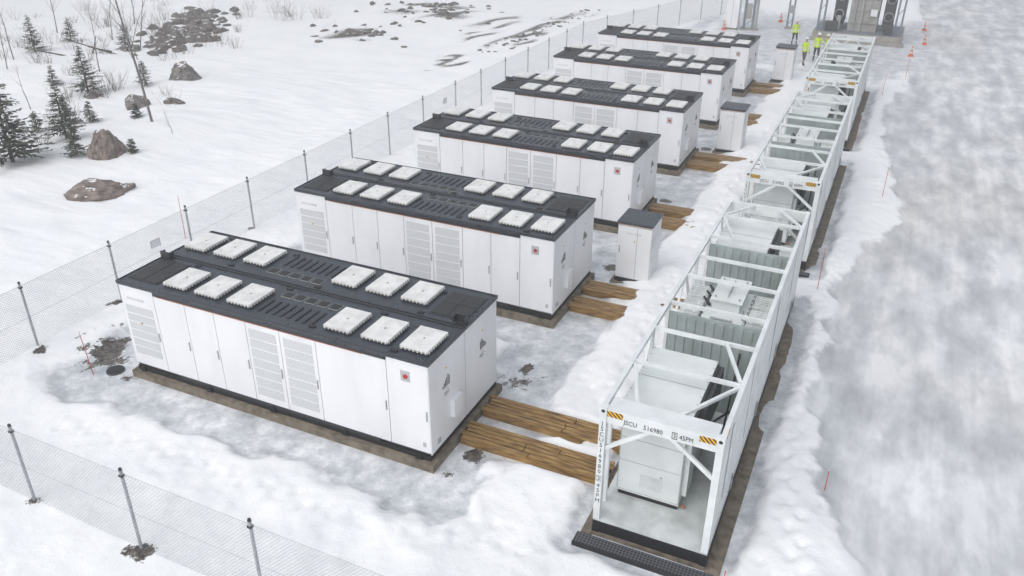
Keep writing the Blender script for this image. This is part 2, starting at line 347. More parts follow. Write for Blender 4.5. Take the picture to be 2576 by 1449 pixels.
# ------------------------------------------------------------------ battery container
def battery_mesh(wide):
    b=MB(); Lx=9.34; W=1.73
    b.box(0.02,Lx-.02,.03,W-.01,.45,2.93,'seam')
    b.box(0,.02,.01,W-.01,.45,2.92,'white'); b.box(Lx-.02,Lx,.01,W-.01,.45,2.92,'white')
    b.box(0.02,Lx-.02,W-.01,W,.45,2.92,'white')
    seams=[0.0,1.19,2.24,3.19,4.19,5.22,6.29,7.27,8.24,9.34]
    if wide: seams.remove(7.27)
    for a,c in zip(seams[:-1],seams[1:]):
        x0=a+(.008 if a>0 else .022); x1=c-(.008 if c<9.3 else .022)
        b.box(x0,x1,0,.03,.50,2.80,'white')
        b.box(x1-.075,x1-.045,-.02,0,1.42,1.68,'handle')
    b.box(.022,1.181,.002,.03,2.802,2.92,'white'); b.box(8.249,9.318,.002,.03,2.802,2.92,'white')
    b.box(1.20,8.23,-.012,.03,2.825,2.925,'trim'); b.box(1.35,7.6,-.016,-.001,2.805,2.824,'orange')
    def gr(x0,x1,z0,z1,n):
        hh=(z1-z0)/n
        for i in range(n): b.box(x0,x1,-.007,-.0005,z0+i*hh+.018,z0+(i+1)*hh-.018,'grille')
    gr(.12,1.06,.82,2.36,6); gr(4.28,5.10,.68,2.66,7); gr(5.33,6.17,.68,2.66,7)
    b.box(8.62,8.86,-.008,0,2.38,2.66,'label'); b.cyl((8.75,-.04,2.52),(8.75,-.008,2.52),.055,.055,'red',12)
    b.box(9.12,9.2,-.01,0,.66,.78,'label'); b.cyl((.58,-.02,1.85),(.58,-.007,1.85),.03,.03,'yellow',8)
    b.box(.04,Lx-.04,.04,W-.02,.27,.45,'black'); b.box(1.6,7.9,.004,.04,.40,.497,'trim'); b.box(.03,Lx-.03,.0,.04,.27,.40,'black')
    for x in (.25,2.6,4.7,6.9,9.0):
        b.box(x-.09,x+.09,-.05,-.002,.27,.33,'black'); b.box(x-.05,x+.05,-.03,-.001,.33,.43,'black')
    b.box(-.10,Lx+.10,-.13,W-.003,-.15,.265,'conc')
    for s,x in ((1,Lx),(-1,0)):
        for i in range(6):
            hh=.07+.05*i if i<5 else .22
            y=.62+i*.06; xa=x+s*.001; xb=x+s*.004
            b.box(min(xa,xb),max(xa,xb),y,y+.034,1.93,1.93+hh*1.1,'ink')
        xb=x+s*.003
        c=(.82,1.76); r=.13; b.face([(xb,c[0]-r,c[1]),(xb,c[0],c[1]-r),(xb,c[0]+r,c[1]),(xb,c[0],c[1]+r)][::s],'label')
        xb=x+s*.005; r=.115; b.face([(xb,c[0]-r,c[1]),(xb,c[0],c[1]-r),(xb,c[0]+r,c[1]),(xb,c[0],c[1]+r)][::s],'paper')
        b.box(min(x,x+s*.006),max(x,x+s*.006),.78,.84,2.42,2.46,'yellow')
    b.box(Lx,Lx+.12,.95,1.35,.95,1.45,'white'); b.box(Lx,Lx+.03,.28,.42,.6,.72,'label')
    b.box(-.025,Lx+.025,-.03,W-.004,2.93,3.0,'roof')
    b.box(-.03,Lx+.03,-.035,.0,3.0,3.022,'trim'); b.box(-.03,0.0,.0,W-.01,3.0,3.022,'trim'); b.box(Lx,Lx+.03,.0,W-.01,3.0,3.022,'trim'); b.box(0,Lx,W-.06,W-.01,3.0,3.03,'trim')
    def vent(x,y,w=.73,d=.95):
        b.box(x+.03,x+w-.03,y+.03,y+d-.03,3.0,3.05,'black'); b.box(x-.01,x+w+.01,y-.01,y+d+.01,3.05,3.075,'flange'); b.box(x,x+w,y,y+d,3.075,3.125,'lid')
        b.cyl((x+w/2,y+d/2,3.125),(x+w/2,y+d/2,3.14),.03,.02,'flange',8)
        for i in range(9):
            yy=y+.05+i*(d-.1)/8
            for xx in (x-.022,x+w+.002): b.box(xx,xx+.02,yy-.015,yy+.015,3.04,3.10,'lid')
        for i in range(7):
            xx=x+.05+i*(w-.1)/6
            for yy in (y-.022,y+d+.002): b.box(xx-.015,xx+.015,yy,yy+.02,3.04,3.10,'lid')
    for x in (1.34,2.39,3.44,6.36,7.41,8.46): vent(x,.28)
    for i in range(5):
        x=4.42+i*.36; b.box(x,x+.3,1.13,1.42,3.0,3.012,'flange'); b.box(x+.015,x+.285,1.145,1.405,3.012,3.016,'black')
    for i in range(8):
        x=4.36+i*.225; b.box(x,x+.07,.30,.90,3.0,3.03,'trim')
    b.box(.12,1.12,.25,1.5,3.0,3.02,'trim')
    for a in (.16,.64):
        for c in (.29,.90): b.box(a,a+.44,c,c+.56,3.02,3.03,'mesh')
    for x,y in ((1.22,.35),(1.22,1.5),(5.98,.2),(8.3,.12),(4.3,1.5),(7.2,1.45)): b.box(x,x+.16,y,y+.1,3.0,3.03,'black')
    b.box(.02,.36,1.50,1.54,3.022,3.22,'trim'); b.box(.02,.36,1.54,1.66,3.03,3.06,'trim'); b.box(.02,.06,1.54,1.66,3.06,3.2,'trim'); b.box(.32,.36,1.54,1.66,3.06,3.2,'trim')
    return b.mesh('battery_container_mesh')
bm1=battery_mesh(True); bm2=battery_mesh(False)
for i,u in enumerate(UY):
    mm=bm1 if i==0 else bm2
    a=ob('battery_container',mm,(-9.34,u,0),0,bevel=.006)
    text('SOLVANE',.11,(.22,-.003,2.52),(H90,0,0),'label',a,'maker_name',sx=1.3)
    text('E5350',.07,(9.346,.70,1.73),(H90,0,H90),'ink',a,'rating_label')
    c=ob('battery_container',mm,(0,u+3.49,0),math.pi,bevel=.006)
    text('E5350',.07,(-.006,1.0,1.73),(H90,0,-H90),'ink',c,'rating_label')
# ------------------------------------------------------------------ timber cable covers
def planks(L0,seed):
    r=random.Random(seed); b=MB()
    for j in range(5):
        y=j*.14; x0=r.uniform(-.06,.06); x1=L0+r.uniform(-.1,.1)
        xm=(x0+x1)/2+r.uniform(-.6,.6); z=r.uniform(0,.016)
        b.box(x0,xm-.01,y,y+.108,.19+z,.245+z,'wood'); z=r.uniform(0,.016); b.box(xm+.01,x1,y+.004,y+.112,.19+z,.245+z,'wood')
    b.box(0,L0,.02,.08,-.1,.189,'wood'); b.box(0,L0,.58,.64,-.1,.189,'wood')
    b.box(.02,L0-.02,.081,.579,.0,.12,'black')
    return b.mesh('timber')
for i,u in enumerate(UY):
    for k,dy in enumerate((1.12,2.35)):
        o=ob('timber_cable_cover',planks(3.72,i*3+k),(.14,u+dy,.05),bevel=.005)

# ------------------------------------------------------------------ small cabinets
def cab_mesh():
    b=MB(); w=1.15; d=1.15
    b.box(-.13,w+.13,-.13,d+.13,-.15,.10,'conc'); b.box(-.02,w+.02,-.02,d+.02,.10,.22,'black')
    b.box(0,w,.02,d,.22,2.2,'white'); b.box(.01,w*.58,0,.019,.25,2.12,'white'); b.box(w*.58+.012,w-.01,0,.019,.25,2.12,'white')
    b.box(.02,w-.02,.004,.0195,.24,2.13,'seam')
    b.box(-.03,w+.03,-.03,d+.03,2.2,2.28,'roof'); b.box(.02,w-.02,-.006,.0,2.165,2.185,'orange')
    b.box(.08,.11,-.02,0,1.15,1.4,'handle'); b.cyl((.6,-.02,1.62),(.6,-.001,1.62),.025,.025,'yellow',8)
    b.box(w,w+.012,.12,.5,1.4,1.75,'paper'); b.box(w,w+.015,.1,1.05,.4,.9,'white')
    for x in (.15,1.0): b.box(x-.06,x+.06,-.07,-.021,.10,.17,'black')
    return b.mesh('cabinet')
cm=cab_mesh()
for p in ((.78,11.1),(.85,26.3),(.95,41.9)):
    o=ob('electrical_cabinet',cm,(p[0],p[1],.03),bevel=.006)
    text('SOLVANE',.1,(.3,-.004,1.85),(H90,0,0),'label',o,'maker_name',sx=1.2)

# ------------------------------------------------------------------ transformer skid container
def skid_mesh():
    b=MB(); W=2.438; L=12.19; T=3.386
    b.box(-.22,-.0,-.1,L+.15,-.15,.14,'conc'); b.box(W,W+.30,-.3,L+.15,-.15,.12,'conc'); b.box(0,W,-.006,0.2,-.15,.19,'conc'); b.box(0,W,L-.3,L+.15,-.15,.19,'conc')
    b.box(-.28,W+.2,-.46,-.11,-.15,.15,'black'); b.box(-.25,W+.17,-.44,-.13,.15,.17,'grate'); b.box(-.28,W+.2,-.475,-.461,.02,.2,'black')
    b.box(0,W,0,.14,.2,.49,'black'); b.box(0,.12,.14,L,.2,.49,'black'); b.box(W-.12,W,.14,L,.2,.49,'black'); b.box(.12,W-.12,L-.14,L,.2,.49,'black')
    b.box(.002,W-.002,.004,L-.004,.491,.535,'deck')
    for x0,x1 in ((0,.14),(W-.14,W)):
        for y0,y1 in ((0,.16),(L-.16,L)):
            b.box(x0,x1,y0,y1,.536,T-.12,'frame'); b.box(x0-.004,x1+.004,y0-.004,y1+.004,T-.119,T+.004,'frame')
            b.box(x0-.004,x1+.004,y0-.006,y1+.006,.18,.30,'black')
            b.cyl((( x0+x1)/2,y0-.008,T-.06),((x0+x1)/2,y0-.002,T-.06),.04,.04,'ink',10)
    for y0,y1 in ((.02,.12),(L-.12,L-.02)):
        b.box(.14,W-.14,y0,y1,T-.33,T-.01,'frame')
    b.box(.144,W-.144,.12,.50,T-.05,T-.015,'frame')
    for x in (.0,W-.10): b.box(x,x+.10,.16,L-.16,T-.11,T-.003,'frame')
    for y in (2.0,3.54,4.9,6.5,7.77,9.25,10.9): b.box(.10,W-.10,y-.035,y+.035,T-.10,T-.012,'frame')
    z=T-.055
    for p,q in (((1.5,.50,z),(W-.1,1.95,z)),((W-.12,2.1,z),(1.75,3.5,z)),((W-.12,L-1.2,z),(1.6,L-.15,z)),((.12,L-1.2,z),(.8,L-.15,z)),((.12,10.8,z),(.7,9.3,z)),((.12,1.9,z),(.6,.50,z))):
        b.beam(p,q,.07,.07,'frame')
    for yy in (.07,L-.07):
        b.beam((.12,yy,T-1.0),(1.0,yy,T-.32),.07,.08,'frame'); b.beam((W-.12,yy,T-1.0),(W-1.0,yy,T-.32),.07,.08,'frame')
    for y in (.62,3.54,4.9,7.77,9.25): b.box(.01,.09,y-.04,y+.04,.536,T-.112,'frame')
    for p,q in (((.05,4.9,1.6),(.05,6.4,T-.12)),((.05,7.7,1.6),(.05,6.6,T-.12)),((.05,10.9,T-.12),(.05,12,1.5)),((.05,3.5,T-.12),(.05,2.1,1.5))): b.beam(p,q,.06,.06,'frame')
    b.beam((.05,3.58,1.5),(.05,4.86,1.5),.05,.05,'frame'); b.beam((.05,4.94,1.0),(.05,7.73,1.0),.05,.05,'frame'); b.beam((.05,4.94,2.2),(.05,7.73,2.2),.03,.03,'frame')
    y=.16; pr=[]
    while y<L-.18:
        for dy,dx in ((0,0),(.09,0),(.12,.045),(.21,.045)):
            if y+dy<L-.16: pr.append((y+dy,dx))
        y+=.24
    pr.append((L-.16,0))
    for (ya,xa),(yb,xb) in zip(pr[:-1],pr[1:]):
        xo=W-.012
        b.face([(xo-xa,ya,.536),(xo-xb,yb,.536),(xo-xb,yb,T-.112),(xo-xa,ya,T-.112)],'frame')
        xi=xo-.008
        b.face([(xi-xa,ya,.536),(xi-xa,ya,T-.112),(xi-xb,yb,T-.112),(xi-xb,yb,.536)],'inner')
    for y in (2.2,5.2,8.2,11): b.box(W-.001,W+.03,y-.05,y+.05,.5,.9,'handle')
    for y in (1.1,3.4,6.9,9.9): b.box(W-.006,W+.012,y-.09,y+.09,1.1,3.0,'frame')
    for y in (4.9,9.25,7.77):
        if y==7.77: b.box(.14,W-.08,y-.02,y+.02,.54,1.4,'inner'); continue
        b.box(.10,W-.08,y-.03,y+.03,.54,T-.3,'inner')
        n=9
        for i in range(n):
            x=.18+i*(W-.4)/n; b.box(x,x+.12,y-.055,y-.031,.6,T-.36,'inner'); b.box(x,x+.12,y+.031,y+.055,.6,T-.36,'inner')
    def inv(y0,y1):
        x0,x1=.20,1.58
        b.box(x0,x1,y0,y1,.66,2.86,'box'); b.box(x0+.03,x1-.03,y0+.03,y1-.03,.54,.66,'black')
        b.box(x0-.05,x1+.05,y0-.05,y1+.03,2.862,2.93,'box')
        b.box(x0+.01,x1+.10,y0+.02,y1,2.80,2.861,'darkgrey')
        b.box(x1+.001,x1+.20,y0+.7,y1+.05,1.9,2.80,'darkgrey'); b.box(x1+.001,x1+.11,y0+.1,y0+.65,.9,2.3,'box')
        b.box(x0+.02,x1-.02,(y0+y1)/2-.008,(y0+y1)/2+.008,2.931,2.937,'flange')
        for i in range(9):
            yy=y0+(y1-y0)*i/8; 
            for xx in (x0-.02,x1+.02): b.cyl((xx,yy-.01,2.93),(xx,yy-.01,2.945),.014,.014,'handle',6)
        f=y0-.001
        b.box(x0+.02,x1-.02,f-.012,f,.72,1.5,'box'); b.box(x0+.02,x1-.02,f-.012,f,1.515,2.1,'box'); b.box(x0+.02,x1-.02,f-.012,f,2.115,2.78,'box')
        b.box(x0+.005,x1-.005,f-.004,f,.70,2.79,'handle'); b.box(x0+.5,x0+1.0,f-.018,f-.012,.9,1.25,'deck'); b.cyl((x0+.95,f-.02,1.3),(x0+.95,f-.012,1.3),.03,.03,'handle',8)
        b.cyl((x1+.04,y0+.1,.64),(x1+.12,y0+.1,.60),.03,.03,'orange',8)
    inv(.95,3.35)
    inv(9.55,11.75)
    # oil transformer with lid, upper box and radiator banks on both sides
    b.box(.78,1.66,5.25,7.45,.75,2.55,'box'); b.box(.68,1.76,5.15,7.55,2.55,2.61,'box'); b.box(.72,1.72,5.2,7.5,2.612,2.64,'box')
    b.box(.88,1.56,6.15,7.4,2.64,2.98,'box'); b.box(.82,1.62,6.09,7.46,2.982,3.02,'box')
    b.box(1.0,1.45,5.35,5.85,2.64,2.72,'box'); b.cyl((.95,5.6,2.75),(1.5,5.6,2.75),.03,.03,'galv',8)
    for i in range(10):
        yy=5.25+i*.24
        for xx in (.70,1.74): b.cyl((xx,yy,2.61),(xx,yy,2.66),.018,.018,'handle',6)
    for x,y in ((.92,6.25),(1.52,6.25),(.92,7.3),(1.52,7.3)): b.cyl((x,y,3.02),(x,y,3.07),.025,.02,'handle',8)
    for i in range(3): b.cyl((.78,6.4+i*.35,2.66),(.6,6.4+i*.35,2.88),.045,.03,'darkgrey',8)
    b.beam((1.22,6.3,3.06),(1.22,7.25,3.06),.03,.03,'handle'); b.cyl((1.68,6.0,2.64),(1.68,6.0,2.9),.03,.03,'galv',8)
    for xs,xe in ((.13,.62),(1.80,2.30)):
        for g in range(3):
            y0=5.05+g*.82
            for i in range(6): b.box(xs,xe,y0+i*.12,y0+i*.12+.035,.95,2.72,'box')
            b.box(xs+.03,xe-.03,y0+.036,y0+.599,1.0,2.50,'black')
            b.cyl((xs+.12,y0-.04,2.66),(xs+.12,y0+.68,2.66),.03,.03,'box',8); b.cyl((xe-.12,y0-.04,2.66),(xe-.12,y0+.68,2.66),.03,.03,'box',8)
    for x in (.8,1.5): b.box(x,x+.14,5.2,7.5,.54,.75,'darkgrey')
    b.box(.3,.9,8.1,8.9,.54,1.7,'box'); b.box(1.3,2.1,8.1,8.9,.54,1.2,'box'); b.box(.3,1.0,3.8,4.6,.54,1.2,'box')
    b.cyl((1.3,3.8,.54),(1.9,4.5,.9),.03,.03,'ink',8); b.cyl((1.9,3.7,.6),(1.9,4.8,2.4),.025,.025,'ink',8)
    for x in (.15,W-.15-.32): b.box(x,x+.32,.012,.0195,T-.17,T-.04,'hazard')
    b.box(W,W+.006,.2,.5,T-.1,T-.03,'hazard')
    return b.mesh('transformer_skid')
sm=skid_mesh()
for (y,num,chk) in ((CY[0],'516980','3'),(CY[1],'516962','6'),(CY[2],'516978','2')):
    o=ob('open_frame_transformer_container',sm,(4.129,y,0),bevel=.005)
    zt=3.386-.26
    text('JSCU',.15,(.49,.016,zt),(H90,0,0),'ink',o,'owner_code',sx=.86)
    text(num,.15,(.885,.016,zt),(H90,0,0),'ink',o,'container_number',sx=.86)
    text(chk,.135,(1.50,.016,zt+.003),(H90,0,0),'ink',o,'check_digit','CENTER',sx=.86)
    text('45PM',.15,(1.59,.016,zt),(H90,0,0),'ink',o,'type_code',sx=.8)
    o2=MB(); x=1.45
    for a in ((x,x+.10,zt-.028,zt-.020),(x,x+.10,zt+.120,zt+.128),(x,x+.008,zt-.020,zt+.120),(x+.092,x+.10,zt-.020,zt+.120)): o2.box(a[0],a[1],.010,.0195,a[2],a[3],'ink')
    z=3.11; s='JSCU'+num+' '+chk+' 45PM'; n=0
    for ch in s:
        if ch!=' ':
            text(ch,.14,(.07,-.003,z-.13),(H90,0,0),'ink',o,'post_letter','CENTER'); n+=1
            if n==11:
                for a in ((.015,.125,z-.152,z-.145),(.015,.125,z-.02,z-.013),(.015,.022,z-.145,z-.02),(.118,.125,z-.145,z-.02)): o2.box(a[0],a[1],-.004,-.0005,a[2],a[3],'ink')
        z-=.135 if ch!=' ' else .045
    ob('check_digit_frame',o2.mesh('cdf'),parent=o)

# ------------------------------------------------------------------ fence
def fence(name,posts):
    b=MB(); root=bpy.data.objects.new(name,None); COL.objects.link(root)
    P=[]
    for (x,y) in posts:
        z=gz(x,y); P.append((x,y,z)); b.cyl((x,y,z-.3),(x,y,2.28),.034,.034,'galv',8); b.cyl((x,y,2.28),(x,y,2.33),.04,.03,'trim',8)
        b.box(x-.045,x+.045,y-.045,y+.045,2.13,2.17,'trim')
    vs=[];fs=[];uvs=[];u=0
    for (a,c) in zip(P[:-1],P[1:]):
        d=math.hypot(c[0]-a[0],c[1]-a[1]); n=max(2,int(d/.8))
        for zz in (2.2,1.2): b.cyl((a[0],a[1],zz),(c[0],c[1],zz),.005,.005,'galv',4,False)
        for i in range(n):
            t0=i/n;t1=(i+1)/n
            q=[(a[0]+(c[0]-a[0])*t,a[1]+(c[1]-a[1])*t) for t in (t0,t1)]
            base=len(vs); zs=[gz(*w) for w in q]
            vs+=[(q[0][0],q[0][1],zs[0]),(q[1][0],q[1][1],zs[1]),(q[1][0],q[1][1],2.2),(q[0][0],q[0][1],2.2)]
            fs.append((base,base+1,base+2,base+3)); uvs+=[(u+d*t0,zs[0]),(u+d*t1,zs[1]),(u+d*t1,2.2),(u+d*t0,2.2)]
        u+=d
    ob('posts',b.mesh('posts'),parent=root)
    me=bpy.data.meshes.new('mesh'); me.from_pydata(vs,[],fs); uvl=me.uv_layers.new(name='UVMap')
    uvl.data.foreach_set('uv',np.array(uvs,np.float32).ravel()); me.materials.append(M['chain']); ob('wire_mesh',me,parent=root)
fy=[-4.88,-3.3,-.35,2.7,5.9,9.0,12.4,15.6,18.6,21.8,25.2,28.2,31.4,34.7,38.1,41.3,44.5]
fa=[(-12.9,y) for y in fy]+[(-12.2,47.7),(-11.2,51),(-10.2,54.4),(-9.3,58.0),(-8.3,61.5),(-7.3,65),(-6.3,68.5),(-5.3,72)]
fence('chain_link_fence',fa)
fence('chain_link_fence',[(-12.9,-4.88),(-10.5,-4.86),(-7.3,-4.85),(-4.1,-4.88),(-.9,-4.9),(2.3,-4.9),(5.5,-4.9),(8.7,-4.9),(12,-4.9)])
b=MB(); b.box(-.012,.0,-.2,.2,-.13,.13,'label'); b.box(0,.004,-.18,.18,-.11,.11,'paper')
sg=b.mesh('sign')
for y in (4.4,24.0): ob('fence_sign',sg,(-12.88,y,1.55))

# ------------------------------------------------------------------ boulders
def boulder_mesh(seed,snow=True,k='rock'):
    import bmesh
    bm=bmesh.new(); bmesh.ops.create_icosphere(bm,subdivisions=5 if k=='rockr' or seed<12 else 3,radius=1)
    r=random.Random(seed); pl=[(Vector((r.uniform(-1,1),r.uniform(-1,1),r.uniform(-.5,1))).normalized(),r.uniform(.5,.86)) for _ in range(14)]
    for v in bm.verts:
        for n,d in pl:
            e=v.co.dot(n)-d
            if e>0: v.co-=n*e*.97
    co=np.array([v.co for v in bm.verts]); nn=(fbm(co[:,0]*3+seed,co[:,1]*3+co[:,2]*1.7,seed)-.5)*.3+(fbm(co[:,0]*9+co[:,2]*6,co[:,1]*9-co[:,2]*6,seed+5,3)-.5)*.10
    for v,q in zip(bm.verts,nn): v.co*=1+q
    me=bpy.data.meshes.new('boulder'); bm.to_mesh(me); bm.free()
    me.materials.append(M[k]); me.materials.append(M['snowcap'])
    for p in me.polygons: p.use_smooth=True
    me.update()
    for p in me.polygons:
        if snow and p.normal.z>.80 and vn(np.array([p.center.x*4.+seed]),np.array([p.center.y*4.]),3)[0]>.58: p.material_index=1
    return me
for i,(x,y,sx,sy,sz,k,rot) in enumerate(((-32.2,25.5,1.25,.8,1.1,'rock',.4),(-29.9,19.4,.85,.7,.9,'rock',1),(-28.3,20.6,.85,.5,.3,'rock',.2),(-24.7,12.6,1.35,.9,1.3,'rockr',2.3),(-21.4,9.0,1.75,1.2,.62,'rockr',.7),(-34.2,20.1,.7,.5,.4,'rock',0),(-30.9,16.1,.5,.4,.3,'rock',0),(-27,14.2,.5,.4,.35,'rockr',0))):
    ob('boulder',boulder_mesh(i+3,i!=3,k),(x,y,gz(x,y)+sz*.10),rot,scale=(sx,sy,sz))
def pile(name,pts,seed):
    r=random.Random(seed); root=bpy.data.objects.new(name,None); COL.objects.link(root)
    ms=[boulder_mesh(30+j,True,'rock') for j in range(5)]
    for (x,y,s) in pts: ob('stone',ms[r.randrange(5)],(x,y,gz(x,y)+s*.02),r.uniform(0,6),parent=root,scale=(s*r.uniform(.8,1.4),s*r.uniform(.7,1.1),s*r.uniform(.4,.65)))
pts=[]
for i in range(150):
    t=random.random(); x=-40.5-8*t+random.gauss(0,1.3); y=32+13*t+random.gauss(0,1.5); pts.append((x,y,random.uniform(.25,.8)))
pile('rock_pile',pts,1)
pts=[(random.gauss(-31.3,2),random.gauss(43,1.2),random.uniform(.15,.42)) for _ in range(45)]+[(random.gauss(-31,2.8),random.gauss(54,3),random.uniform(.15,.45)) for _ in range(70)]
pile('rock_pile',pts,2)
pts=[(-18.8+random.gauss(0,.6),random.uniform(40,62),random.uniform(.08,.25)) for _ in range(60)]
pile('rock_pile',pts,3)

# ------------------------------------------------------------------ vegetation
def spruce(name,x,y,H,seed,dens=1.35):
    r=random.Random(seed); b=MB(); b.cyl((0,0,-.2),(0,0,H),.03*H**.8,.008,'bark',6,False)
    n=int(8+H*4.6)
    for i in range(n):
        t=(i+.5)/n; z=H*(.05+.90*t); R=H*.38*(1-t)**.9*r.uniform(.75,1.2)+.05
        for j in range(int(r.uniform(5,8)*dens)):
            a=r.uniform(0,6.283); Rr=R*r.uniform(.5,1.2); dz=r.uniform(-.05,.30)*Rr-.08*Rr
            e=Vector((math.cos(a)*Rr,math.sin(a)*Rr,z+dz)); s=Vector((0,0,z)); b.cyl(s,e,.010,.003,'bark',3,False)
            m=int(4+Rr*16)
            for q in range(m):
                u=r.uniform(.15,1); c=s.lerp(e,u); l=.06+.10*(1-u)*Rr+.025*H**.5
                az=a+r.choice((-1,1))*r.uniform(.3,1.0); d=Vector((math.cos(az),math.sin(az),r.uniform(-.35,.2)))*l*r.uniform(.8,1.5)
                wv=Vector((-math.sin(az),math.cos(az),r.uniform(-.5,.5)))*l*.24
                b.face([c-wv*.6,c+d*.6-wv,c+d,c+d*.6+wv,c+wv*.6],'needle2' if r.random()<.2 else 'needle')
    return ob(name,b.mesh('spruce'),(x,y,gz(x,y)))
for i,(x,y,H) in enumerate(((-34.9,20.4,2.9),(-27.6,10.0,4.6),(-28.5,13.6,2.8),(-25.9,12.0,1.5),(-33.3,23.2,1.5),(-47,26.4,2.6),(-31.5,14.3,1.1),(-30.2,16.5,1.2),(-30,8.4,3.2),(-28.4,17.9,.8),(-42.9,30.6,1.8),(-23.6,13.2,.7),(-38,20.6,1.2),(-49,31,1.8),(-33,17.2,1.0))):
    spruce('spruce_tree',x,y,H,50+i)
def bare(name,x,y,H,seed,lean=(0,0),k='birch',spread=.55,lv=3):
    r=random.Random(seed); b=MB()
    def br(p,d,l,rad,lev):
        n=4; q=p
        for i in range(n):
            d2=(d+Vector((r.uniform(-1,1),r.uniform(-1,1),r.uniform(-.3,.6)))*.13).normalized(); e=q+d2*l/n
            ra=rad*(1-.75*i/n); rb=rad*(1-.75*(i+1)/n); b.cyl(q,e,ra,rb,k if lev==0 else 'twig',5 if lev==0 else 3,False)
            if lev<lv and (i>0 or lev>0):
                for _ in range(r.randint(2,4) if lev==0 else r.randint(1,3)):
                    a=r.uniform(0,6.28); s=Vector((math.cos(a),math.sin(a),r.uniform(.2,.9))).normalized()
                    br(q.lerp(e,r.random()),(d2*(1-spread)+s*spread).normalized(),l*r.uniform(.16,.32),rb*.45,lev+1)
            q=e;d=d2
    br(Vector((0,0,-.1)),Vector((lean[0],lean[1],1)).normalized(),H,.009*H**.9+.006,0)
    return ob(name,b.mesh('bare'),(x,y,gz(x,y)))
bare('bare_birch_tree',-26.4,17.1,9.5,1,(-.12,.0)); bare('bare_birch_tree',-42,31,5,2,(.1,0)); bare('bare_birch_tree',-46,24,5,3); bare('bare_birch_tree',-24.0,16.1,1.4,4,(.05,0))
bare('bare_birch_tree',-38,24,4,5,(-.1,0)); bare('bare_birch_tree',-50,38,5,6,(0,0)); bare('bare_birch_tree',-35.5,17,2.6,7)
bare('bare_birch_tree',-53,33,5,8); bare('bare_birch_tree',-44,22,4,9,(.2,0)); bare('bare_birch_tree',-39,28,3.5,10,(-.2,0)); bare('bare_birch_tree',-47,33,4,11,(.15,0))
def shrub(x,y,H,seed,n=16):
    r=random.Random(seed); b=MB()
    for i in range(n):
        a=r.uniform(0,6.28); o=Vector((math.cos(a),math.sin(a),0))*r.uniform(0,.5*H); p=o.copy(); d=Vector((math.cos(a)*.35,math.sin(a)*.35,1)).normalized()
        for s in range(3):
            d=(d+Vector((r.uniform(-.3,.3),r.uniform(-.3,.3),0))).normalized(); e=p+d*H*r.uniform(.2,.4); b.cyl(p,e,.010-.0025*s,.0075-.0025*s,'twig',3,False)
            if s: b.cyl(p,p+(d+Vector((r.uniform(-.8,.8),r.uniform(-.8,.8),0))).normalized()*H*.25,.005,.0025,'twig',3,False)
            p=e
    ob('bare_shrub',b.mesh('shrub'),(x,y,gz(x,y)))
for i in range(90):
    x=random.uniform(-64,-28); y=random.uniform(14,48)
    if x>-36 and y>22 : x-=14
    shrub(x,y,random.uniform(.5,1.6),i,random.randint(6,22))
for i,(x,y) in enumerate(((-30.5,15.2),(-33.4,20.2),(-34,21.6),(-29,12.4),(-35,19))): shrub(x,y,1.3,90+i,30)
b=MB()
for (p,q) in (((-44.5,27,1.3),(-41.5,29,.1)),((-43.8,29,1.2),(-42.3,27,.1)),((-46,25,.9),(-44,27,.2)),((-45.5,29.5,.2),(-42,28.5,.5))): b.cyl((p[0],p[1],p[2]+.1),q,.03,.06,'bark',6)
ob('fallen_tree',b.mesh('logs'))

# ------------------------------------------------------------------ stakes, cones, manhole
for (x,y,Hh,lx) in ((-10.5,-.55,1.35,-.12),(7.15,13.0,1.6,.0),(6.9,31.1,1.5,.03),(8.6,23,1.3,.0),(8.7,45.7,1.4,0),(7.0,-1.3,1.0,.05),(8.3,-1.9,.9,0),(8.5,3.2,.6,0),(7.6,40.5,1.3,0),(-14.6,7.2,1.7,.02)):
    b=MB(); b.cyl((0,0,-.1),(lx,0,Hh),.013,.010,'stake',6); b.cyl((lx*.98,0,Hh*.95),(lx,0,Hh+.01),.015,.012,'refl',6); ob('marker_stake',b.mesh('stake'),(x,y,gz(x,y)))
b=MB()
b.box(-.2,.2,-.2,.2,0,.03,'cone')
for z0,z1,k in ((.03,.2,'cone'),(.2,.34,'refl'),(.34,.46,'cone'),(.46,.58,'refl'),(.58,.74,'cone')):
    f=lambda z:.145*(1-(z-.03)/.85)
    b.cyl((0,0,z0),(0,0,z1),f(z0),f(z1),k,16)
cmn=b.mesh('cone')
for (x,y) in ((-1.9,64.1),(-5.6,58.4),(9.5,65.4),(9.6,58.9),(8.8,53.9)): ob('traffic_cone',cmn,(x,y,gz(x,y)+.01))
b=MB(); b.cyl((0,0,-.05),(0,0,.12),.32,.30,'darkgrey',24); b.cyl((0,0,.12),(0,0,.135),.26,.26,'black',24)
for i in range(-3,4): b.box(-.2,.2,i*.06-.01,i*.06+.01,.135,.142,'darkgrey')
ob('manhole_cover',b.mesh('manhole'),(-10.1,-.15,gz(-10.1,-.15)-.05),scale=(.8,.8,.8))

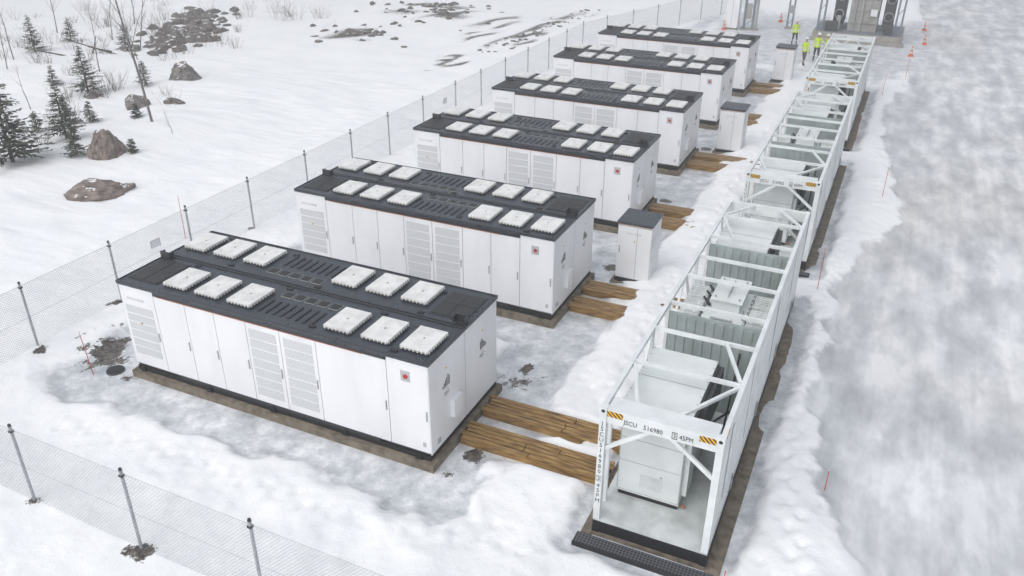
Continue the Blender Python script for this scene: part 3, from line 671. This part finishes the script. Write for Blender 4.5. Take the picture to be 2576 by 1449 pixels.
# ------------------------------------------------------------------ substation gear at the far end
b=MB()
b.box(1.5,8.0,57.3,62.5,-.2,.75,'concg'); b.box(1.3,8.2,57.0,57.29,-.2,.35,'concg')
b.box(1.7,7.8,57.5,62.2,.752,.8,'steelb')
b.box(3.9,6.0,58.6,61.2,.8,5.5,'tank'); b.box(3.7,6.2,58.4,61.4,5.5,5.7,'tank'); b.box(4.7,4.85,58.4,58.6,.8,5.4,'tank'); b.box(5.3,5.38,58.5,58.6,.8,5.4,'tank')
for z in (1.4,2.3,3.2): b.box(3.95,5.95,58.5,58.59,z,z+.08,'tank')
for x0 in (2.75,6.35):
    for i in range(9): b.box(x0+i*.09,x0+i*.09+.04,58.61,61.2,1.2,4.6,'darkgrey')
    b.box(x0,x0+.8,58.55,58.6,1.4,4.4,'darkgrey')
    for z in (2.0,3.3): b.cyl((x0+.4,58.48,z),(x0+.4,58.545,z),.34,.34,'galv',20); b.cyl((x0+.4,58.46,z),(x0+.4,58.49,z),.28,.28,'black',20)
for x in (1.75,2.15,7.35,7.75):
    b.beam((x,58.0,.3),(x,58.0,8.5),.14,.2,'steelb')
for z in (6.2,8.4): b.beam((1.7,58,z),(7.8,58,z),.12,.14,'steelb')
for i in range(6): 
    for x in (1.75,7.35): b.beam((x,58,1+i*1.2),(x+.4,58,1.6+i*1.2),.04,.04,'steelb')
b.box(5.42,5.9,58.3,58.38,2.0,2.5,'paper'); b.box(2.3,3.2,57.6,58.2,.8,1.5,'darkgrey'); b.box(6.6,7.2,57.6,58.1,.8,1.6,'darkgrey')
b.beam((3.2,58.3,.85),(3.2,58.3,1.9),.3,.25,'handle'); b.cyl((4.3,58.5,.8),(4.3,58.5,3.5),.06,.06,'galv',8)
ob('power_transformer',b.mesh('pt'))
b=MB()
for x in (-.95,-.55): b.beam((x,61.1,-.1),(x,61.1,8.0),.12,.16,'steelb')
for i in range(7): b.beam((-.95,61.1,.4+i*1.1),(-.55,61.1,.95+i*1.1),.04,.04,'steelb')
b.box(-1.1,-.4,60.9,61.3,.0,.25,'concg'); b.box(-1.0,-.5,60.85,61.0,1.4,2.0,'handle'); b.beam((-2.6,61.1,8),(1.2,61.1,8),.14,.16,'steelb')
ob('steel_support_mast',b.mesh('mast'))
b=MB()
b.box(-5.6,-4.6,58.6,59.6,.25,2.6,'white'); b.box(-5.65,-4.55,58.55,59.65,2.6,2.68,'handle'); b.box(-5.5,-4.7,58.7,59.5,-.1,.25,'concg'); b.box(-5.11,-5.09,58.59,58.6,.35,2.5,'seam')
ob('switch_cabinet',b.mesh('sw'))
b=MB()
for x in (-4.15,-3.45): b.beam((x,59.2,-.1),(x,59.2,7),.18,.2,'steelb')
for i in range(6): b.beam((-4.15,59.2,.4+i*1.1),(-3.45,59.2,.95+i*1.1),.05,.05,'steelb')
b.box(-4.4,-3.0,58.9,59.5,-.1,.2,'concg'); b.box(-4.0,-3.6,58.95,59.1,1.0,2.2,'tank'); b.cyl((-3.2,59.2,0),(-3.2,59.2,6),.1,.1,'tank',10)
ob('steel_support_tower',b.mesh('tower'))

# ------------------------------------------------------------------ people
def person(x,y,rot,seed,trous='navy',arm=0,step=.12,hgt=1.0,lean=0):
    V=[];E=[];Rd=[]
    def add(p,rad,par=None):
        V.append(p);Rd.append(rad if isinstance(rad,tuple) else (rad,rad)); 
        if par is not None: E.append((par,len(V)-1))
        return len(V)-1
    pel=add((0,0,.98),(.155,.115)); w=add((0,.0,1.12),(.15,.11),pel); ch=add((0,-lean*.5,1.32),(.175,.125),w); uc=add((0,-lean,1.45),(.13,.10),ch)
    nk=add((0,-lean-.01,1.53),.058,uc); hd=add((0,-lean-.03,1.63),(.078,.095),nk); hp=add((0,-lean-.03,1.75),(.075,.09),hd)
    for s in (-1,1):
        st=step*s
        hi=add((s*.10,0,.90),.10,pel); kn=add((s*.12,-st*.6-.02,.50),.068,hi); an=add((s*.13,-st+.02,.10),.048,kn); he=add((s*.13,-st-.02,.05),.048,an); to=add((s*.145,-st-.17,.035),.040,he)
        sh=add((s*.20,-lean,1.43),.070,uc)
        if arm and s==1:
            el=add((s*.29,-.10,1.18),.052,sh); wr=add((s*.16,-.32,1.22),.036,el); dv=Vector((-.35,-.9,.1))
        else:
            el=add((s*.27,.02,1.16),.052,sh); wr=add((s*.28,-.09,.93),.036,el); dv=Vector((0,-.25,-.95))
        dv.normalize(); W=Vector(V[wr]); pm=add(tuple(W+dv*.08),(.036,.022),wr)
        side=dv.cross(Vector((0,0,1)) if abs(dv.z)<.8 else Vector((1,0,0))).normalized()
        for k,(o,l) in enumerate(((-.03,.065),(-.01,.08),(.011,.075),(.031,.058))):
            a=add(tuple(W+dv*(.10)+side*o),.010,pm); c=add(tuple(W+dv*(.10+l*.6)+side*o),.009,a); add(tuple(W+dv*(.10+l)+side*o+Vector((0,-.015,0))),.008,c)
        a=add(tuple(W+dv*.05+side*-.045),.011,pm); add(tuple(W+dv*.09+side*-.07),.009,a)
    me=bpy.data.meshes.new('body'); me.from_pydata(V,E,[]); o=bpy.data.objects.new('tmp',me); COL.objects.link(o)
    sk=o.modifiers.new('s','SKIN'); sk.use_smooth_shade=True; 
    for i,d in enumerate(me.skin_vertices[0].data): d.radius=Rd[i]; d.use_root=(i==0)
    ss=o.modifiers.new('ss','SUBSURF'); ss.levels=1; ss.render_levels=1
    dg=bpy.context.evaluated_depsgraph_get(); nm=bpy.data.meshes.new_from_object(o.evaluated_get(dg)); bpy.data.objects.remove(o)
    nm.materials.clear()
    for k in ('hivis',trous,'boot','skin','refl'): nm.materials.append(M[k])
    for p in nm.polygons:
        z=p.center.z; xx=abs(p.center.x); yy=p.center.y
        hand=(xx>.235 and z<.92) or (arm and p.center.x>.05 and yy<-.33)
        if hand or z>1.51: mi=3
        elif z<.13: mi=2
        elif z<.90 and xx<.235: mi=4 if .30<z<.36 else 1
        elif 1.04<z<1.09 or 1.22<z<1.27: mi=4
        else: mi=0
        p.material_index=mi; p.use_smooth=True
    root=ob('construction_worker',nm,(x,y,gz(x,y)),rot,scale=(hgt,)*3)
    b=MB(); n=14; c=Vector((0,-lean-.03,1.74))
    rings=[(.0,.128),(.05,.122),(.09,.10),(.125,.06),(.14,.01)]
    for (z0,r0),(z1,r1) in zip(rings[:-1],rings[1:]): b.cyl(c+Vector((0,.0,z0)),c+Vector((0,0,z1)),r0,r1,'helmet',n,False)
    b.cyl(c+Vector((0,-.02,-.012)),c+Vector((0,-.02,0)),.155,.15,'helmet',n)
    ob('helmet',b.mesh('helmet',True),parent=root)
    b=MB(); fy=-lean-.03-.098
    for s in (-1,1): b.cyl((s*.032,fy-.004,1.685),(s*.032,fy+.01,1.685),.011,.011,'ink',8); b.cyl((s*.088,fy+.10,1.67),(s*.10,fy+.11,1.67),.028,.022,'skin',8)
    b.cyl((0,fy+.01,1.69),(0,fy-.022,1.655),.009,.016,'skin',6); b.box(-.028,.028,fy-.003,fy+.01,1.612,1.622,'red')
    ob('face',b.mesh('face'),parent=root); return root
person(2.25,46.4,math.radians(145),1,'brownc',arm=0,step=.15); person(2.75,49.3,math.radians(10),2,'navy',arm=1,hgt=1.05); person(3.35,49.7,math.radians(-60),3,'navy',arm=1,step=.05); person(.55,54.6,math.radians(30),4,'navy')

# ------------------------------------------------------------------ fog: one homogeneous volume over the whole site
m=bpy.data.materials.new('fog'); m.use_nodes=True; N=m.node_tree.nodes; L=m.node_tree.links; N.clear()
vs=N.new('ShaderNodeVolumeScatter'); vs.inputs['Density'].default_value=.0042; vs.inputs['Color'].default_value=(1,1,1,1); vs.inputs['Anisotropy'].default_value=.2
mo=N.new('ShaderNodeOutputMaterial'); L.new(vs.outputs[0],mo.inputs['Volume']); M['fog']=m
b=MB(); b.box(-300,300,-150,350,-12,45,'fog'); ob('fog',b.mesh('fog'))

# ------------------------------------------------------------------ world, sun, camera
w=bpy.data.worlds.new('World'); SC.world=w; w.use_nodes=True; N=w.node_tree.nodes; L=w.node_tree.links
sky=N.new('ShaderNodeTexSky'); sky.sky_type='NISHITA'; sky.sun_disc=False; sky.sun_elevation=math.radians(48); sky.sun_rotation=math.radians(200); sky.air_density=1.1; sky.dust_density=2.5; sky.ozone_density=1.5
hs=N.new('ShaderNodeHueSaturation'); hs.inputs['Saturation'].default_value=.28; hs.inputs['Value'].default_value=1.5; L.new(sky.outputs[0],hs.inputs['Color'])
L.new(hs.outputs[0],N['Background'].inputs[0]); N['Background'].inputs[1].default_value=.15
ld=bpy.data.lights.new('sun','SUN'); ld.energy=.95; ld.angle=math.radians(75); ld.color=(1,.995,.985); lo=bpy.data.objects.new('sun',ld); COL.objects.link(lo)
az=math.radians(200); el=math.radians(48)
dirv=Vector((math.sin(az)*math.cos(el),math.cos(az)*math.cos(el),math.sin(el)))
lo.rotation_euler=dirv.to_track_quat('Z','Y').to_euler()
cam=bpy.data.cameras.new('camera'); cam.sensor_width=36; cam.lens=2078.03/2576*36; cam.clip_end=2000; cam.clip_start=.1
co=bpy.data.objects.new('camera',cam); COL.objects.link(co)
R=Matrix(((.90752,-.20079,.36891),(.41997,.42096,-.80400),(.00613,.88458,.46635)))
mw=R.to_4x4(); mw.translation=Vector((8.054,-13.1201,12.9726)); co.matrix_world=mw
SC.camera=co
SC.view_settings.view_transform='Standard'; SC.view_settings.look='None'; SC.view_settings.exposure=0
